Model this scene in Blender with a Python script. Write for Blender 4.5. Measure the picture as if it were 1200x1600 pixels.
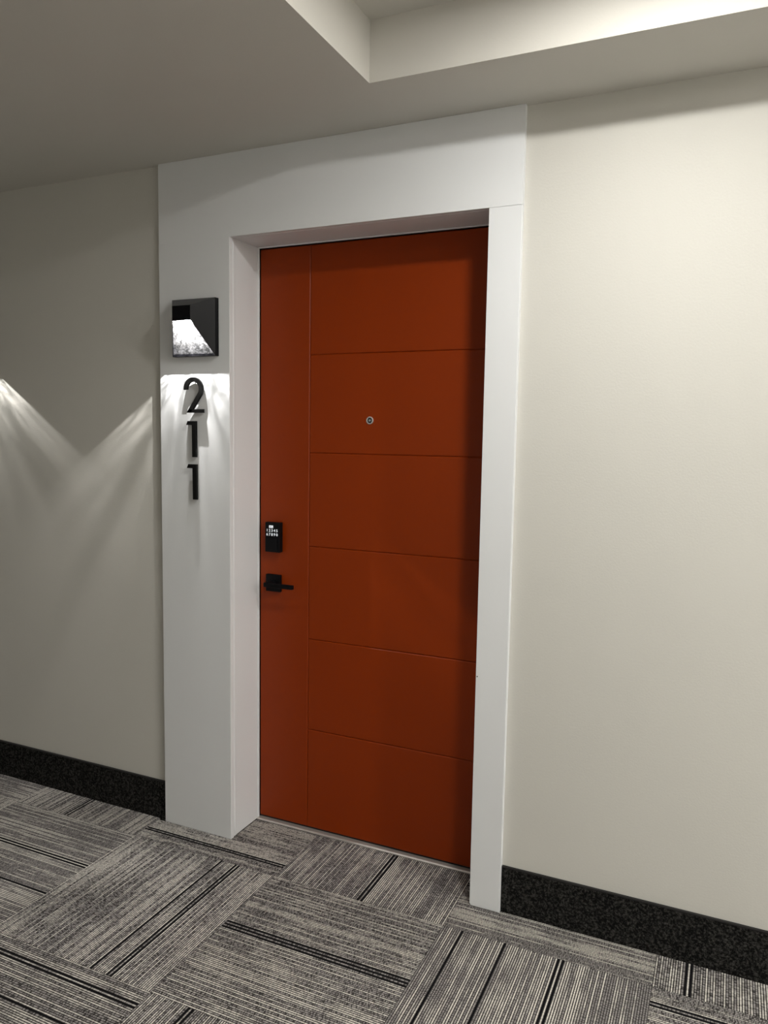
import bpy, bmesh, math
from mathutils import Vector, Matrix

scene = bpy.context.scene
for o in list(bpy.data.objects):
    bpy.data.objects.remove(o, do_unlink=True)
COL = scene.collection

# ------------------------------------------------------------------ camera
cam_d = bpy.data.cameras.new('camera')
cam_d.sensor_fit = 'VERTICAL'
cam_d.sensor_height = 36.0
cam_d.sensor_width = 27.0
cam_d.lens = 1200.32 / 1600 * 36.0
cam_d.clip_start = 0.02
cam = bpy.data.objects.new('camera', cam_d)
COL.objects.link(cam)
R = Vector((0.91066096, 0.41283604, 0.01621778))
U = Vector((-0.05473996, 0.08165546, 0.99515623))
F = Vector((-0.40951209, 0.90713769, -0.09695907))
m = Matrix((R, U, -F)).transposed().to_4x4()
m.translation = Vector((1.91613, -2.24417, 1.48835))
cam.matrix_world = m
scene.camera = cam

# ------------------------------------------------------------------ world, exposure
w = bpy.data.worlds.new('world')
scene.world = w
w.use_nodes = True
w.node_tree.nodes['Background'].inputs[0].default_value = (1.0, 0.97, 0.92, 1)
w.node_tree.nodes['Background'].inputs[1].default_value = 0.0
vs = scene.view_settings
vs.view_transform = 'Standard'
vs.look = 'None'
vs.exposure = 0.0
vs.gamma = 1.0
vs.use_curve_mapping = False

DISC_STRENGTH = 335.0      # small disc in the tray
TRAY_FILL_STRENGTH = 35.0       # unseen wide disc added in the tray as fill light
FAR_FILL_STRENGTH = 420.0       # unseen wide disc added further along the corridor as fill light
SCONCE_WATTS = 42.0

# ------------------------------------------------------------------ dimensions (metres)
X1, X2, X3 = 0.3052, 1.2252, 1.3255      # casing: 0..X1 wide board, X2..X3 narrow board
ZD, ZC = 2.163, 2.440                    # top of opening, ceiling
D = 0.1856                               # door face
P = 0.018                                # casing thickness (wall face at y = P)
TX, TY, TZ = 0.966, -0.282, 2.601        # ceiling tray corner and its top
XL, XR, YB = -3.2, 5.2, -2.75            # corridor extent

# ------------------------------------------------------------------ helpers
WORLD = {}


def link(o, parent, origin):
    COL.objects.link(o)
    base = Vector((0, 0, 0))
    if parent is not None:
        o.parent = parent
        base = WORLD[parent.name]
    o.location = Vector(origin) - base
    WORLD[o.name] = Vector(origin)
    return o


def obj(name, bm, mat, parent=None, origin=None, smooth=False):
    if origin is None:
        xs = [v.co for v in bm.verts]
        origin = Vector(((min(c.x for c in xs) + max(c.x for c in xs)) / 2,
                         (min(c.y for c in xs) + max(c.y for c in xs)) / 2,
                         min(c.z for c in xs)))
    origin = Vector(origin)
    bmesh.ops.translate(bm, verts=bm.verts, vec=-origin)
    bmesh.ops.recalc_face_normals(bm, faces=bm.faces)
    me = bpy.data.meshes.new(name)
    bm.to_mesh(me)
    bm.free()
    if smooth:
        for p in me.polygons:
            p.use_smooth = True
    me.materials.append(mat)
    return link(bpy.data.objects.new(name, me), parent, origin)


def empty(name, loc):
    o = bpy.data.objects.new(name, None)
    o.empty_display_size = 0.1
    return link(o, None, loc)


def tag(o, label=None, cat=None, group=None, kind=None):
    if label: o['label'] = label
    if cat: o['category'] = cat
    if group: o['group'] = group
    if kind: o['kind'] = kind
    return o


def add_box(bm, x0, x1, y0, y1, z0, z1, bev=0.0, seg=2):
    t = bmesh.new()
    bmesh.ops.create_cube(t, size=1)
    for v in t.verts:
        v.co = Vector(((x0 + x1) / 2 + v.co.x * (x1 - x0), (y0 + y1) / 2 + v.co.y * (y1 - y0),
                       (z0 + z1) / 2 + v.co.z * (z1 - z0)))
    if bev > 0:
        bmesh.ops.bevel(t, geom=list(t.edges), offset=bev, segments=seg, affect='EDGES', profile=0.5)
    merge(bm, t)


def merge(bm, t):
    me = bpy.data.meshes.new('tmp')
    t.to_mesh(me)
    t.free()
    bm.from_mesh(me)
    bpy.data.meshes.remove(me)


def box(*a, **k):
    bm = bmesh.new()
    add_box(bm, *a, **k)
    return bm


def add_prism(bm, pts, y0, y1, bev=0.0):
    """polygon in x,z extruded along y"""
    t = bmesh.new()
    n = len(pts)
    a = [t.verts.new((p[0], y0, p[1])) for p in pts]
    b = [t.verts.new((p[0], y1, p[1])) for p in pts]
    fa = t.faces.new(a)
    t.faces.new(b[::-1])
    for i in range(n):
        t.faces.new((a[i], b[i], b[(i + 1) % n], a[(i + 1) % n]))
    if bev > 0:
        bmesh.ops.bevel(t, geom=list(fa.edges), offset=bev, segments=2, affect='EDGES', profile=0.5)
    merge(bm, t)


def add_floor_prism(bm, pts, z0, z1):
    t = bmesh.new()
    n = len(pts)
    a = [t.verts.new((p[0], p[1], z0)) for p in pts]
    b = [t.verts.new((p[0], p[1], z1)) for p in pts]
    t.faces.new(a[::-1])
    t.faces.new(b)
    for i in range(n):
        t.faces.new((a[i], a[(i + 1) % n], b[(i + 1) % n], b[i]))
    merge(bm, t)


def add_lathe(bm, prof, centre, axis='Y', n=40):
    """profile of (radius, offset along axis); the axis runs towards -y (or -z)"""
    t = bmesh.new()
    rings = []
    for r, h in prof:
        ring = []
        for k in range(n):
            a = 2 * math.pi * k / n
            if axis == 'Y':
                ring.append(t.verts.new((centre[0] + r * math.cos(a), centre[1] - h, centre[2] + r * math.sin(a))))
            else:
                ring.append(t.verts.new((centre[0] + r * math.cos(a), centre[1] + r * math.sin(a), centre[2] - h)))
        rings.append(ring)
    for i in range(len(rings) - 1):
        for k in range(n):
            t.faces.new((rings[i][k], rings[i][(k + 1) % n], rings[i + 1][(k + 1) % n], rings[i + 1][k]))
    t.faces.new(rings[0])
    t.faces.new(rings[-1][::-1])
    merge(bm, t)


def add_sheet(bm, quad, th):
    """a quad given counter-clockwise from outside, thickened inwards"""
    q = [Vector(p) for p in quad]
    n = (q[1] - q[0]).cross(q[2] - q[0]).normalized()
    t = bmesh.new()
    a = [t.verts.new(p) for p in q]
    b = [t.verts.new(p - n * th) for p in q]
    t.faces.new(a)
    t.faces.new(b[::-1])
    k = len(q)
    for i in range(k):
        t.faces.new((a[i], b[i], b[(i + 1) % k], a[(i + 1) % k]))
    merge(bm, t)


# ------------------------------------------------------------------ materials
def new_mat(name):
    m = bpy.data.materials.new(name)
    m.use_nodes = True
    nt = m.node_tree
    return m, nt, nt.nodes['Principled BSDF'], nt.nodes['Material Output']


def plain(name, col, rough=0.5, metal=0.0, bump=0.0, bscale=200.0, var=0.0, spec=0.5, vscale=3.0):
    m, nt, b, out = new_mat(name)
    b.inputs['Base Color'].default_value = (*col, 1)
    b.inputs['Roughness'].default_value = rough
    b.inputs['Metallic'].default_value = metal
    b.inputs['Specular IOR Level'].default_value = spec
    tc = nt.nodes.new('ShaderNodeTexCoord')
    if var > 0:
        nz = nt.nodes.new('ShaderNodeTexNoise')
        nz.inputs['Scale'].default_value = vscale
        nz.inputs['Detail'].default_value = 4
        nt.links.new(tc.outputs['Object'], nz.inputs['Vector'])
        mx = nt.nodes.new('ShaderNodeMix')
        mx.data_type = 'RGBA'
        mx.inputs[6].default_value = (*[c * (1 - var) for c in col], 1)
        mx.inputs[7].default_value = (*[min(1, c * (1 + var)) for c in col], 1)
        nt.links.new(nz.outputs['Fac'], mx.inputs[0])
        nt.links.new(mx.outputs[2], b.inputs['Base Color'])
    if bump > 0:
        nz = nt.nodes.new('ShaderNodeTexNoise')
        nz.inputs['Scale'].default_value = bscale
        nz.inputs['Detail'].default_value = 3
        nt.links.new(tc.outputs['Object'], nz.inputs['Vector'])
        bp = nt.nodes.new('ShaderNodeBump')
        bp.inputs['Strength'].default_value = bump
        bp.inputs['Distance'].default_value = 0.001
        nt.links.new(nz.outputs['Fac'], bp.inputs['Height'])
        nt.links.new(bp.outputs['Normal'], b.inputs['Normal'])
    return m


def emit(name, col, strength):
    m, nt, b, out = new_mat(name)
    nt.nodes.remove(b)
    e = nt.nodes.new('ShaderNodeEmission')
    e.inputs[0].default_value = (*col, 1)
    e.inputs[1].default_value = strength
    nt.links.new(e.outputs[0], out.inputs[0])
    return m


M_WALL = plain('wall_paint', (0.60, 0.588, 0.548), 0.75, bump=0.35, bscale=170, var=0.02)
M_CEIL = plain('ceiling_paint', (0.60, 0.583, 0.543), 0.85, bump=0.25, bscale=190, var=0.015)
M_TRIM = plain('white_trim_paint', (0.765, 0.78, 0.80), 0.42, bump=0.08, bscale=60, var=0.012)
M_DOOR = plain('burnt_orange_paint', (0.25, 0.030, 0.0008), 0.4, bump=0.08, bscale=140, var=0.03, spec=0.22)
M_BLACK = plain('matte_black_metal', (0.004, 0.004, 0.005), 0.45, bump=0.05, bscale=400, spec=0.12)
M_HOOD = plain('satin_black_sconce_paint', (0.004, 0.004, 0.005), 0.3, spec=0.13)
M_NUM = plain('black_numeral_finish', (0.004, 0.004, 0.004), 0.6, bump=0.05, bscale=400, spec=0.15)
M_CHROME = plain('chrome', (0.80, 0.78, 0.76), 0.25, metal=0.7)
M_LENS = plain('peephole_glass', (0.45, 0.50, 0.52), 0.06, metal=0.85)
M_DARK = plain('dark_gap', (0.006, 0.005, 0.005), 0.8)
M_ALU = plain('brushed_aluminium', (0.52, 0.49, 0.46), 0.38, metal=0.6, bump=0.1, bscale=300)
M_UNDER = plain('floor_underlay', (0.05, 0.047, 0.045), 0.95, bump=0.2)
M_KEY = emit('keypad_backlight', (0.95, 0.98, 1.0), 0.85)
M_LED = emit('led_diffuser', (1.0, 0.98, 0.927), DISC_STRENGTH)
M_FAR_FILL = emit('far_fill_diffuser', (1.0, 0.98, 0.927), FAR_FILL_STRENGTH)
M_TRAY_FILL = emit('tray_fill_diffuser', (1.0, 0.98, 0.927), TRAY_FILL_STRENGTH)
M_CHIP = emit('led_chip', (1.0, 0.97, 0.92), 6.0)


def base_mat():
    m, nt, b, out = new_mat('charcoal_carpet_base')
    tc = nt.nodes.new('ShaderNodeTexCoord')
    nz = nt.nodes.new('ShaderNodeTexNoise')
    nz.inputs['Scale'].default_value = 150
    nz.inputs['Detail'].default_value = 4
    nz.inputs['Roughness'].default_value = 0.75
    nt.links.new(tc.outputs['Object'], nz.inputs['Vector'])
    cr = nt.nodes.new('ShaderNodeValToRGB')
    cr.color_ramp.elements[0].position = 0.46
    cr.color_ramp.elements[0].color = (0.003, 0.003, 0.003, 1)
    cr.color_ramp.elements[1].position = 0.72
    cr.color_ramp.elements[1].color = (0.075, 0.072, 0.067, 1)
    nt.links.new(nz.outputs['Fac'], cr.inputs[0])
    nt.links.new(cr.outputs[0], b.inputs['Base Color'])
    b.inputs['Roughness'].default_value = 0.95
    b.inputs['Specular IOR Level'].default_value = 0.1
    bp = nt.nodes.new('ShaderNodeBump')
    bp.inputs['Strength'].default_value = 0.8
    bp.inputs['Distance'].default_value = 0.003
    nt.links.new(nz.outputs['Fac'], bp.inputs['Height'])
    nt.links.new(bp.outputs['Normal'], b.inputs['Normal'])
    return m


NRIB = 92.0
TS = 0.6086


def carpet_mat():
    m, nt, b, out = new_mat('ribbed_carpet')
    N, Lk = nt.nodes, nt.links

    def val(x):
        return x

    def math_(op, a, c=None, clamp=False):
        n = N.new('ShaderNodeMath')
        n.operation = op
        n.use_clamp = clamp
        for i, v in enumerate((a, c)):
            if v is None: continue
            if isinstance(v, (int, float)):
                n.inputs[i].default_value = v
            else:
                Lk.new(v, n.inputs[i])
        return n.outputs[0]

    def attr(name):
        a = N.new('ShaderNodeAttribute')
        a.attribute_type = 'OBJECT'
        a.attribute_name = name
        return a.outputs['Fac']

    def comb(x, y, z):
        c = N.new('ShaderNodeCombineXYZ')
        for i, v in enumerate((x, y, z)):
            if isinstance(v, (int, float)):
                c.inputs[i].default_value = v
            else:
                Lk.new(v, c.inputs[i])
        return c.outputs[0]

    def noise(vec, scale, detail=2.0, rough=0.5):
        n = N.new('ShaderNodeTexNoise')
        n.inputs['Scale'].default_value = scale
        n.inputs['Detail'].default_value = detail
        n.inputs['Roughness'].default_value = rough
        Lk.new(vec, n.inputs['Vector'])
        return n.outputs['Fac']

    def mixc(f, a, c):
        n = N.new('ShaderNodeMix')
        n.data_type = 'RGBA'
        Lk.new(f, n.inputs[0])
        for i, v in ((6, a), (7, c)):
            if isinstance(v, tuple):
                n.inputs[i].default_value = (*v, 1)
            else:
                Lk.new(v, n.inputs[i])
        return n.outputs[2]

    def step(x, lo, hi):
        n = N.new('ShaderNodeMapRange')
        n.inputs['From Min'].default_value = lo
        n.inputs['From Max'].default_value = hi
        Lk.new(x, n.inputs['Value'])
        return n.outputs[0]

    tc = N.new('ShaderNodeTexCoord')
    sp = N.new('ShaderNodeSeparateXYZ')
    Lk.new(tc.outputs['Object'], sp.inputs[0])
    seed = attr('pattern_seed')
    x, y = sp.outputs[0], sp.outputs[1]                       # stripes run along local x
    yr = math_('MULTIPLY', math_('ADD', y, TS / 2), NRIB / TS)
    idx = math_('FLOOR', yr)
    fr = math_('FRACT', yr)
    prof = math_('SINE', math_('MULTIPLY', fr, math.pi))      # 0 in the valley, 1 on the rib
    # yarn twist wobble along the rib
    knot = noise(comb(math_('MULTIPLY', x, 1.0), math_('MULTIPLY', idx, 3.7), seed), 300.0, 1.0)
    # how light the yarn is: long runs on each rib plus larger clouds
    run = noise(comb(x, math_('MULTIPLY', idx, 5.31), math_('MULTIPLY', seed, 1.7)), 11.0, 3.0, 0.65)
    cloud = noise(comb(x, y, math_('MULTIPLY', seed, 2.3)), 5.0, 4.0, 0.65)
    white = N.new('ShaderNodeTexWhiteNoise')
    white.noise_dimensions = '2D'
    Lk.new(comb(idx, seed, 0.0), white.inputs['Vector'])
    lvl = math_('ADD', math_('ADD', math_('MULTIPLY', run, 0.9), math_('MULTIPLY', cloud, 0.8)),
                math_('MULTIPLY', white.outputs['Value'], 0.45))
    light = step(lvl, 0.98, 1.24)
    crest = step(prof, 0.5, 0.95)
    mid = mixc(step(knot, 0.40, 0.60), (0.07, 0.065, 0.063), (0.37, 0.350, 0.342))
    pale = mixc(step(knot, 0.32, 0.56), (0.40, 0.380, 0.348), (0.76, 0.725, 0.66))
    yarn = mixc(light, mid, pale)
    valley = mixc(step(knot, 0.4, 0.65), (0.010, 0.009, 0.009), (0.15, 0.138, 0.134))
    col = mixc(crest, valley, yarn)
    # the few black ribs woven into each tile
    dark = None
    for k in range(4):
        h = math_('LESS_THAN', math_('ABSOLUTE', math_('SUBTRACT', idx, attr('dark_rib_%d' % k))), 0.4)
        dark = h if dark is None else math_('MAXIMUM', dark, h)
    col = mixc(math_('MULTIPLY', dark, step(prof, 0.1, 0.3)), col, (0.006, 0.006, 0.007))
    Lk.new(col, b.inputs['Base Color'])
    b.inputs['Roughness'].default_value = 0.95
    b.inputs['Specular IOR Level'].default_value = 0.08
    hgt = math_('ADD', prof, math_('MULTIPLY', knot, 0.7))
    bp = N.new('ShaderNodeBump')
    bp.inputs['Strength'].default_value = 0.55
    bp.inputs['Distance'].default_value = 0.003
    Lk.new(hgt, bp.inputs['Height'])
    Lk.new(bp.outputs['Normal'], b.inputs['Normal'])
    return m


def sconce_glass_mat():
    """hammered clear glass lit from behind: part of the light passes straight, part is scattered"""
    m, nt, b, out = new_mat('hammered_glass')
    nt.nodes.remove(b)
    N, Lk = nt.nodes, nt.links
    tc = N.new('ShaderNodeTexCoord')
    nz = N.new('ShaderNodeTexNoise')
    nz.inputs['Scale'].default_value = 75
    nz.inputs['Detail'].default_value = 2
    nz.inputs['Distortion'].default_value = 1.2
    Lk.new(tc.outputs['Object'], nz.inputs['Vector'])
    cr = N.new('ShaderNodeValToRGB')
    cr.color_ramp.elements[0].position = 0.40
    cr.color_ramp.elements[0].color = (0.34, 0.345, 0.345, 1)
    cr.color_ramp.elements[1].position = 0.60
    cr.color_ramp.elements[1].color = (1, 1, 1, 1)
    Lk.new(nz.outputs['Fac'], cr.inputs[0])
    tr = N.new('ShaderNodeBsdfTransparent')
    Lk.new(cr.outputs[0], tr.inputs[0])
    tl = N.new('ShaderNodeBsdfTranslucent')
    tl.inputs[0].default_value = (0.9, 0.92, 0.92, 1)
    mx = N.new('ShaderNodeMixShader')
    mx.inputs[0].default_value = 0.012
    cr2 = N.new('ShaderNodeValToRGB')
    cr2.color_ramp.elements[0].position = 0.3
    cr2.color_ramp.elements[0].color = (0.45, 0.46, 0.46, 1)
    cr2.color_ramp.elements[1].position = 0.6
    cr2.color_ramp.elements[1].color = (1, 1, 1, 1)
    Lk.new(nz.outputs['Fac'], cr2.inputs[0])
    Lk.new(cr2.outputs[0], tl.inputs[0])
    Lk.new(tr.outputs[0], mx.inputs[1])
    Lk.new(tl.outputs[0], mx.inputs[2])
    gl = N.new('ShaderNodeBsdfGlossy')
    gl.inputs['Roughness'].default_value = 0.1
    mx2 = N.new('ShaderNodeMixShader')
    mx2.inputs[0].default_value = 0.03
    Lk.new(mx.outputs[0], mx2.inputs[1])
    Lk.new(gl.outputs[0], mx2.inputs[2])
    Lk.new(mx2.outputs[0], out.inputs[0])
    return m


M_BASE = base_mat()
M_CARPET = carpet_mat()
M_GLASS = sconce_glass_mat()

# ------------------------------------------------------------------ room shell
floor = obj('floor', box(XL, XR, YB, 0.34, -0.12, -0.008), M_UNDER, origin=(0, 0, -0.008))
tag(floor, 'corridor floor laid with grey striped carpet tiles in quarter turns', 'floor', kind='structure')

bm = bmesh.new()
add_box(bm, XL, X1 - 0.028, P, 0.34, -0.12, 2.75)
add_box(bm, X2 + 0.028, XR, P, 0.34, -0.12, 2.75)
add_box(bm, X1 - 0.028, X2 + 0.028, P, 0.34, ZD + 0.028, 2.75)
tag(obj('wall_back', bm, M_WALL, origin=(0, P, 0)), 'greige painted corridor wall around the orange door', 'wall', kind='structure')
tag(obj('wall_front', box(XL, XR, YB - 0.12, YB, -0.12, 2.75), M_WALL), 'greige painted corridor wall opposite the door', 'wall', kind='structure')
tag(obj('wall_left', box(XL - 0.12, XL, YB - 0.12, 0.34, -0.12, 2.75), M_WALL), 'greige wall closing the left end of the corridor', 'wall', kind='structure')
tag(obj('wall_right', box(XR, XR + 0.12, YB - 0.12, 0.34, -0.12, 2.75), M_WALL), 'greige wall closing the right end of the corridor', 'wall', kind='structure')

TX2, TY2 = 2.62, -1.75
bm = bmesh.new()
add_box(bm, XL, TX, YB, P, ZC, 2.75)
add_box(bm, TX2, XR, YB, P, ZC, 2.75)
add_box(bm, TX, TX2, TY, P, ZC, 2.75)
add_box(bm, TX, TX2, YB, TY2, ZC, 2.75)
add_box(bm, TX, TX2, TY2, TY, TZ, 2.75)
tag(obj('ceiling', bm, M_CEIL, origin=(0, 0, ZC)), 'greige ceiling with a recessed rectangular tray', 'ceiling', kind='structure')

for nm, a, c, lab in (('baseboard_left', XL, 0.0, 'charcoal carpet baseboard left of the white door casing'),
                      ('baseboard_right', X3, XR, 'charcoal carpet baseboard right of the white door casing')):
    bm = box(a, c, P - 0.008, P, 0.0, 0.1475)
    o = tag(obj(nm, bm, M_BASE), lab, 'baseboard', kind='structure')
    obj('bound_edge', box(a, c, P - 0.0095, P, 0.1475, 0.1525, bev=0.001), M_DARK, o)

# ------------------------------------------------------------------ carpet tiles
T0, R0 = -0.032, -0.1331
# black ribs seen in single tiles: (column, row) -> fractions across the tile
DARKS = {(1, 1): (.46, 3), (0, 1): (.642, 1, .76, 2), (1, 0): (.525, 2), (2, 1): (.10, 1, .32, 1, .59, 2),
         (0, 0): (.90, 2), (-1, 1): (.385, 2, .67, 1), (0, 2): (.09, 2, .30, 1), (1, 2): (.22, 2),
         (-1, 0): (.43, 2)}          # fraction across the tile, number of ribs
GAP = 0.0006


def tile_outline(c, r):
    x0, x1 = T0 + c * TS + GAP, T0 + (c + 1) * TS - GAP
    y1, y0 = R0 - (r - 1) * TS - GAP, R0 - r * TS + GAP
    if r == 0:
        yw, yd = P - 0.0005, 0.166
        a, b_ = max(x0, X1 + 0.0005), min(x1, X2 - 0.0005)
        if a >= b_:
            pts = [(x0, y0), (x1, y0), (x1, yw), (x0, yw)]
            if c == -1 or c == 2: pass
        else:
            pts = [(x0, y0), (x1, y0)]
            pts += [(x1, yd), (a, yd)] if b_ >= x1 - 1e-9 else [(x1, yw if x1 > X3 else -.0005), (b_, yw if x1 > X3 else -.0005), (b_, yd), (a, yd)]
            if a > x0 + 1e-9:
                pts += [(a, -.0005), (x0, -.0005)]
    else:
        pts = [(x0, y0), (x1, y0), (x1, y1), (x0, y1)]
    return pts, ((x0 + x1) / 2, (y0 + y1) / 2)


shared = {}
n_t = 0
for r in range(0, 5):
    for c in range(-5, 8):
        x0 = T0 + c * TS
        if x0 < XL or x0 + TS > XR: continue
        pts, cen = tile_outline(c, r)
        cross = (c + r) % 2 == 1                     # stripes run away from the wall
        if r == 0 and c in (0, 1, 2):
            key = (c, r)
        else:
            key = ('edge' if r == 0 else 'full', cross)
        if key not in shared:
            bm = bmesh.new()
            add_floor_prism(bm, pts, -0.008, 0.0)
            bmesh.ops.translate(bm, verts=bm.verts, vec=(-cen[0], -cen[1], 0))
            if cross:
                bmesh.ops.rotate(bm, verts=bm.verts, matrix=Matrix.Rotation(-math.pi / 2, 3, 'Z'))
            bmesh.ops.recalc_face_normals(bm, faces=bm.faces)
            me = bpy.data.meshes.new('carpet_tile')
            bm.to_mesh(me)
            bm.free()
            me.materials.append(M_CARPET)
            shared[key] = me
        o = bpy.data.objects.new('carpet_tile', shared[key])
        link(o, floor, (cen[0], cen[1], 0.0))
        if cross:
            o.rotation_euler.z = math.pi / 2
        o['pattern_seed'] = 1.37 + n_t * 0.731
        fr = DARKS.get((c, r))
        if fr is None:
            fr = (0.1 + 0.75 * ((n_t * 0.381966) % 1.0), 2)
        ribs = []
        for k in range(0, len(fr), 2):
            # local y runs across the stripes: towards -x of the room for cross tiles, else towards +y
            mid_ = math.floor((1 - fr[k]) * NRIB)
            ribs += [mid_ + 2 * q - (fr[k + 1] - 1) for q in range(fr[k + 1])]
        for k in range(4):
            o['dark_rib_%d' % k] = float(ribs[k]) if k < len(ribs) else -50.0
        n_t += 1

# ------------------------------------------------------------------ white door surround
tr = tag(empty('trim_1', (X1, 0, 0)), 'white painted door casing with one extra wide left board reaching the ceiling', 'door casing', kind='structure')
E_ = 0.0015
t = bmesh.new()
add_box(t, 0, X1, 0, P, 0.0, ZD)
t.verts.ensure_lookup_table()
ee = [e for e in t.edges if all(v.co.y < 0.001 and v.co.x > X1 - 0.001 for v in e.verts)]
bmesh.ops.bevel(t, geom=ee, offset=0.0016, segments=2, affect='EDGES', profile=0.5)
obj('casing_board', t, M_TRIM, tr)
bm = bmesh.new()
rr = 0.008
pts = [(X2 + rr, 0.001), (X3 - .001, 0.001), (X3 - .0005, ZD - .0006), (X2, ZD - .0006), (X2, 0.001 + rr)]
pts += [(X2 + rr - rr * math.cos(a * math.pi / 8), 0.001 + rr - rr * math.sin(a * math.pi / 8)) for a in range(1, 4)]
add_prism(bm, pts, 0, P, bev=0.0012)
obj('casing_board', bm, M_TRIM, tr)
bm = bmesh.new()
add_prism(bm, [(0, ZD), (X3, ZD), (X3, ZC - 0.0005), (0, ZC - 0.0005)], 0, P, bev=0.0004)
obj('header_board', bm, M_TRIM, tr)
JY = 0.1775
J = 0.003    # reveal between casing edge and jamb lining
obj('jamb_lining', box(X1 - 0.028, X1 - J, P, JY, 0.0, ZD + J, bev=0.001), M_TRIM, tr)
obj('jamb_lining', box(X2 + J, X2 + 0.028, P, JY, 0.0, ZD + J, bev=0.001), M_TRIM, tr)
obj('head_lining', box(X1 - 0.028, X2 + 0.028, P, JY, ZD + J, ZD + 0.028, bev=0.001), M_TRIM, tr)
obj('backband_strip', box(X1 - 0.014, X1 - 0.0006, P + 0.0045, P + 0.018, 0.0, ZD + 0.002, bev=0.003), M_TRIM, tr)
obj('backband_strip', box(X2 + 0.0006, X2 + 0.014, P + 0.0045, P + 0.018, 0.0, ZD + 0.002, bev=0.003), M_TRIM, tr)
obj('backband_strip', box(X1 - 0.014, X2 + 0.014, P + 0.0045, P + 0.018, ZD + 0.0006, ZD + 0.014, bev=0.003), M_TRIM, tr)
obj('frame_edge', box(X1 - 0.028, X1 + 0.0015, JY, JY + 0.008, 0.0, ZD, bev=0.0018), M_TRIM, tr)
obj('frame_edge', box(X2 - 0.0015, X2 + 0.028, JY, JY + 0.008, 0.0, ZD, bev=0.0018), M_TRIM, tr)
obj('frame_head', box(X1 - 0.028, X2 + 0.028, JY, JY + 0.008, ZD, ZD + 0.028, bev=0.0018), M_TRIM, tr)
bm = bmesh.new()
add_box(bm, X1 - 0.028, X1 - 0.004, JY + 0.008, 0.25, 0.0, ZD + 0.028)
add_box(bm, X2 + 0.004, X2 + 0.028, JY + 0.008, 0.25, 0.0, ZD + 0.028)
add_box(bm, X1 - 0.004, X2 + 0.004, JY + 0.008, 0.25, ZD + 0.004, ZD + 0.028)
obj('frame_rebate', bm, M_DARK, tr)
bm = bmesh.new()
add_lathe(bm, [(0.0020, 0.0), (0.0020, 0.0003)], (1.2300, 0.0, 0.7525), n=12)
tag(obj('nail_hole', bm, M_DARK, tr), 'tiny dark nail hole')
bm = bmesh.new()
prof = [(0.1665, 0.0), (0.1665, 0.003), (0.171, 0.0065), (0.25, 0.0065), (0.25, 0.0)]
t = bmesh.new()
A = [t.verts.new((X1 + .0017, p[0], p[1])) for p in prof]
B = [t.verts.new((X2 - .0017, p[0], p[1])) for p in prof]
t.faces.new(A); t.faces.new(B[::-1])
for i in range(5):
    t.faces.new((A[i], B[i], B[(i + 1) % 5], A[(i + 1) % 5]))
merge(bm, t)
tag(obj('threshold', bm, M_ALU, tr), 'low grey metal threshold strip')

# ------------------------------------------------------------------ the door
door = tag(empty('door_1', ((X1 + X2) / 2, D, 0)), 'closed burnt orange grooved flush door with black lever and keypad lock', 'door', kind='structure')
LX0, LX1, LZ0, LZ1 = X1 + 0.0035, X2 - 0.0035, 0.0125, ZD - 0.0030
leaf = obj('leaf', box(LX0, LX1, D + 0.0035, D + 0.044, LZ0, LZ1), M_DOOR, door)
GX = 0.5190
ZS = [LZ0, 0.393, 0.739, 1.085, 1.427, 1.777, LZ1]
G = 0.0005


def panel(x0, x1, z0, z1):
    bm = bmesh.new()
    t = bmesh.new()
    bmesh.ops.create_cube(t, size=1)
    for v in t.verts:
        v.co = Vector(((x0 + x1) / 2 + v.co.x * (x1 - x0), D + 0.002 + v.co.y * 0.004, (z0 + z1) / 2 + v.co.z * (z1 - z0)))
    fe = [e for e in t.edges if all(v.co.y < D + 0.001 for v in e.verts)]
    bmesh.ops.bevel(t, geom=fe, offset=0.0026, segments=1, affect='EDGES', profile=0.5)
    merge(bm, t)
    obj('panel', bm, M_DOOR, leaf)


panel(LX0, GX - G, LZ0, LZ1)
for i in range(6):
    panel(GX + G, LX1, ZS[i] + (G if i else 0), ZS[i + 1] - (G if i < 5 else 0))
tag(obj('gap_shade_strip', box(LX0, LX1, D + 0.004, D + 0.02, 0.0070, 0.0123), M_DARK, door), 'thin black strip for the shaded gap under the leaf')  # black strip stands in for the shade in the gap below the leaf

# peephole
pz, px = 1.5453, 0.7598
bm = bmesh.new()
add_lathe(bm, [(0.0138, 0.0), (0.0138, 0.0018), (0.0122, 0.0038), (0.0098, 0.0038), (0.0088, 0.0016), (0.0088, 0.0)], (px, D, pz))
peep = tag(obj('peephole', bm, M_CHROME, door, smooth=False), 'small chrome ringed peephole')
bm = bmesh.new()
add_lathe(bm, [(0.0086, 0.0), (0.0086, 0.0012), (0.0052, 0.0012), (0.0052, 0.0)], (px, D - 0.0002, pz))
obj('bezel', bm, M_DARK, peep)
bm = bmesh.new()
add_lathe(bm, [(0.0052, 0.0), (0.0050, 0.0012), (0.0042, 0.0024), (0.0030, 0.0034), (0.0016, 0.0040), (0.0003, 0.0042)], (px, D - 0.0004, pz), n=24)
obj('lens', bm, M_LENS, peep, smooth=True)

# keypad deadbolt
KX0, KX1, KZ0, KZ1, KH = 0.3450, 0.4085, 1.0560, 1.1675, 0.024
bm = bmesh.new()
add_box(bm, KX0, KX1, D - KH, D - 0.0002, KZ0, KZ1, bev=0.003)
kp = tag(obj('keypad_lock', bm, M_BLACK, door), 'black keypad deadbolt with lit white digits')
KF = D - KH


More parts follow.
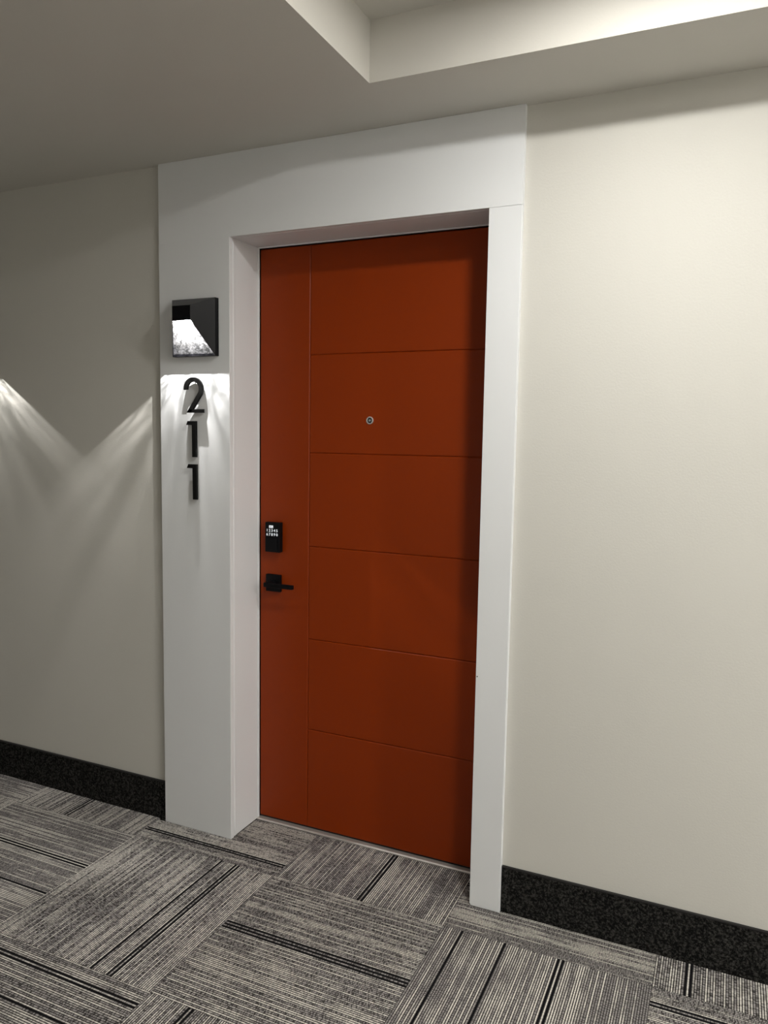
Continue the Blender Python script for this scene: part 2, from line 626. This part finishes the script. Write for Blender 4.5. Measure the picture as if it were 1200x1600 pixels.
def text_mesh(s, size, extrude=0.0003, offset=0.0):
    cu = bpy.data.curves.new('glyph', 'FONT')
    cu.body = s
    cu.size = size
    cu.align_x = 'CENTER'
    cu.align_y = 'CENTER'
    cu.extrude = extrude
    cu.offset = offset
    cu.resolution_u = 3
    o = bpy.data.objects.new('glyph', cu)
    COL.objects.link(o)
    dg = bpy.context.evaluated_depsgraph_get()
    me = bpy.data.meshes.new_from_object(o.evaluated_get(dg))
    bpy.data.objects.remove(o, do_unlink=True)
    return me


def put_text(name, s, x, z, size, mat, parent, y, extrude=0.0003, offset=0.0):
    me = text_mesh(s, size, extrude, offset)
    me.transform(Matrix.Rotation(math.pi / 2, 4, 'X'))
    me.materials.clear()
    me.materials.append(mat)
    return link(bpy.data.objects.new(name, me), parent, (x, y, z))


kxs = [KX0 + 0.0100 + 0.0106 * i for i in range(5)]
for row, s in enumerate(('12345', '67890')):
    for i, ch in enumerate(s):
        put_text('key_digit', ch, kxs[i], 1.1368 - 0.0150 * row, 0.0145, M_KEY, kp, KF - 0.0004, offset=0.0001)
# lit badge over the digits: a small frame with a dark tick in it
bm = bmesh.new()
bx, bz = KX0 + 0.0270, 1.1512
add_box(bm, bx - 0.0088, bx + 0.0088, KF - 0.0005, KF + 0.0002, bz - 0.0048, bz + 0.0048)
badge = obj('badge', bm, M_KEY, kp)
bm = bmesh.new()
for pts in ([(bx - .0058, bz + .0004), (bx - .0045, bz + .0018), (bx - .0018, bz - .0028), (bx - .0030, bz - .0030)],
            [(bx - .0030, bz - .0030), (bx - .0018, bz - .0028), (bx + .0026, bz + .0026), (bx + .0012, bz + .0026)],
            [(bx + .0040, bz - .0030), (bx + .0068, bz - .0030), (bx + .0068, bz - .0012), (bx + .0040, bz - .0012)]):
    add_prism(bm, pts, KF - 0.0008, KF - 0.0004)
obj('badge_mark', bm, M_DARK, kp)
obj('lower_cover', box(KX0 + 0.006, KX1 - 0.010, KF - 0.0016, KF + 0.0005, KZ0 + 0.008, KZ0 + 0.050, bev=0.0008), M_BLACK, kp)

# lever handle
RX0, RX1, RZ0, RZ1 = 0.3415, 0.4050, 0.9055, 0.9700
bm = box(RX0, RX1, D - 0.013, D - 0.0002, RZ0, RZ1, bev=0.002)
hd = tag(obj('lever_handle', bm, M_BLACK, door), 'square black rose with a flat black lever')
rcx, rcz = (RX0 + RX1) / 2, (RZ0 + RZ1) / 2
bm = bmesh.new()
add_lathe(bm, [(0.0135, 0.0), (0.0135, 0.012), (0.0115, 0.0135), (0.0115, 0.040)], (rcx, D - 0.012, rcz), n=28)
obj('neck', bm, M_BLACK, hd)
bm = bmesh.new()
add_box(bm, rcx - 0.0125, rcx + 0.112, D - 0.060, D - 0.0475, rcz - 0.0080, rcz + 0.0080, bev=0.002)
obj('lever', bm, M_BLACK, hd)

# ------------------------------------------------------------------ sconces
def make_sconce(cx, y0, zb, label, group):
    """base plate on plane y0, centred on cx, bottom at zb"""
    root = tag(empty('wall_sconce', (cx, y0, zb)), label, 'wall lamp', group)
    W, H, BD, h = 0.0930, 0.1985, 0.020, 0.0865
    fx = 0.0385                              # half width of the small front face
    fz0, fz1 = zb + 0.1150, zb + 0.1650      # its bottom and top
    yb, yf = y0 - BD, y0 - h
    obj('back_plate', box(cx - W + .003, cx + W - .003, y0 - 0.004, y0 - 0.0003, zb + .003, zb + H - .003), M_BLACK, root)
    # rim: four bars around the base
    bm = bmesh.new()
    th = 0.004
    add_box(bm, cx - W, cx - W + th, yb, y0 - .0003, zb, zb + H)
    add_box(bm, cx + W - th, cx + W, yb, y0 - .0003, zb, zb + H)
    add_box(bm, cx - W + th, cx + W - th, yb, y0 - .0003, zb, zb + 0.008)
    add_box(bm, cx - W + th, cx + W - th, yb, y0 - .0003, zb + H - th, zb + H)
    obj('rim', bm, M_HOOD, root)
    # faceted hood: front, top and both sides; open below for the glass
    L0, L1 = cx - W, cx + W
    f0, f1 = cx - fx, cx + fx
    zt = zb + H
    gz = zb + 0.008
    hood = bmesh.new()
    add_sheet(hood, [(f0, yf, fz0), (f1, yf, fz0), (f1, yf, fz1), (f0, yf, fz1)], 0.002)
    add_sheet(hood, [(f0, yf, fz1), (f1, yf, fz1), (L1, yb, zt), (L0, yb, zt)], 0.002)
    add_sheet(hood, [(f1, yf, fz0), (L1, yb, zb), (L1, yb, zt), (f1, yf, fz1)], 0.002)
    add_sheet(hood, [(L0, yb, zb), (f0, yf, fz0), (f0, yf, fz1), (L0, yb, zt)], 0.002)
    obj('hood', hood, M_HOOD, root)
    bm = bmesh.new()
    i = 0.003
    add_sheet(bm, [(L0 + i, yb + .0005, gz), (L1 - i, yb + .0005, gz), (f1 - .001, yf + .001, fz0), (f0 + .001, yf + .001, fz0)], 0.0035)
    tag(obj('glass_panel', bm, M_GLASS, root), 'glowing white textured glass')
    # LED module under the hood and its light
    lz, ly = zb + 0.1105, y0 - 0.054
    bm = bmesh.new()
    add_box(bm, cx - 0.018, cx + 0.018, ly - 0.016, ly + 0.016, lz + 0.001, lz + 0.007, bev=0.001)
    obj('led_module', bm, M_CHIP, root)
    ld = bpy.data.lights.new('sconce_light', 'POINT')
    ld.energy = SCONCE_WATTS
    ld.color = (1.0, 0.97, 0.93)
    ld.shadow_soft_size = 0.0012
    lo = bpy.data.objects.new('sconce_light', ld)
    link(lo, root, (cx, ly, lz - 0.006))
    return root


SX = 0.1665
make_sconce(SX, 0.0, 1.7610, 'black faceted wall sconce glowing above the numeral 2 on white casing', 'faceted wall sconces')
make_sconce(-0.98, P, 1.7610, 'black faceted wall sconce on the greige wall further left', 'faceted wall sconces')

# ------------------------------------------------------------------ house numbers
NY0, NY1 = -0.0155, -0.0060         # front and back of a numeral; short pins reach the board


def numeral(name, parts, pins, label, origin):
    bm = bmesh.new()
    for pts in parts:
        add_prism(bm, pts, NY0, NY1, bev=0.0006)
    root = tag(obj(name, bm, M_NUM, origin=origin), label, 'house number', 'black house numerals')
    for (x, z) in pins:
        b2 = bmesh.new()
        add_lathe(b2, [(0.0022, 0.0), (0.0022, 0.0062)], (x, -0.0001, z), n=12)
        obj('mounting_pin', b2, M_NUM, root)


# 2: hooked arc, diagonal, foot bar
z0, z1 = 1.5640, 1.6890
xl, xr = 0.1165, 0.2010
sw = 0.0155
ro = (xr - xl) / 2 - 0.001
cx, cz = xl + ro, z1 - ro
ri = ro - sw
a0, a1 = math.radians(184), math.radians(-36)
n = 28
outer, inner = [], []
for k in range(n + 1):
    a = a0 + (a1 - a0) * k / n
    outer.append((cx + ro * math.cos(a), cz + ro * math.sin(a)))
    inner.append((cx + ri * math.cos(a), cz + ri * math.sin(a)))
tan = (math.sin(a1), -math.cos(a1))      # direction of travel (clockwise)


def run_to(p, z):
    s = (z - p[1]) / tan[1]
    return (p[0] + tan[0] * s, z)


zf = z0 + 0.002
o_end, i_end = run_to(outer[-1], z0), run_to(inner[-1], z0)
arc = outer + [o_end, i_end] + inner[::-1]
foot = [(i_end[0] + 0.0005, z0), (xr, z0), (xr, z0 + sw - .003), (i_end[0] + 0.0125, z0 + sw - .003)]
numeral('house_number', [arc, foot], [(cx, z1 - sw / 2), (xr - 0.02, z0 + 0.008)],
        'black metal numeral 2 mounted on white casing just below the sconce', ((xl + xr) / 2, 0, z0))


def one(zb, zt, dx, lab):
    xa, xb = 0.1265 + dx, 0.1690 + dx
    s = 0.0168
    pts = [(xb - s, zb), (xb, zb), (xb, zt), (xa + 0.006, zt), (xa, zt - 0.0140), (xb - s, zt - 0.0140)]
    numeral('house_number', [pts], [(xb - s / 2, zb + 0.02), (xb - s / 2, zt - 0.01)], lab, ((xa + xb) / 2, 0, zb))


one(1.4060, 1.5345, 0.0, 'black metal numeral 1 on white casing directly beneath the 2')
one(1.2535, 1.3805, 0.0015, 'black metal numeral 1 on white casing, lowest of the three numerals')

# ------------------------------------------------------------------ ceiling light in the tray, plus two unseen discs added as fill
def ceiling_light(x, y, z, r, mat, label):
    cl = tag(empty('ceiling_light', (x, y, z)), label, 'ceiling light')
    bm = bmesh.new()
    q = r + 0.001
    add_lathe(bm, [(q + .0175, 0.0), (q + .0175, 0.006), (q + .0135, 0.0095), (q, 0.0095), (q, 0.0)], (x, y, z - 0.0002), axis='Z', n=48)
    obj('trim_ring', bm, M_TRIM, cl)
    bm = bmesh.new()
    add_lathe(bm, [(r, 0.0), (r, 0.009)], (x, y, z - 0.0006), axis='Z', n=48)
    obj('diffuser', bm, mat, cl)


ceiling_light(1.745, -0.80, TZ, 0.0775, M_LED, 'small round flush disc light mounted in the ceiling tray')
ceiling_light(2.25, -1.45, TZ, 0.15, M_TRAY_FILL, 'unseen wide round fill disc added in the ceiling tray')
ceiling_light(4.40, -1.40, ZC, 0.15, M_FAR_FILL, 'unseen wide round fill disc added at the far right end of the corridor')
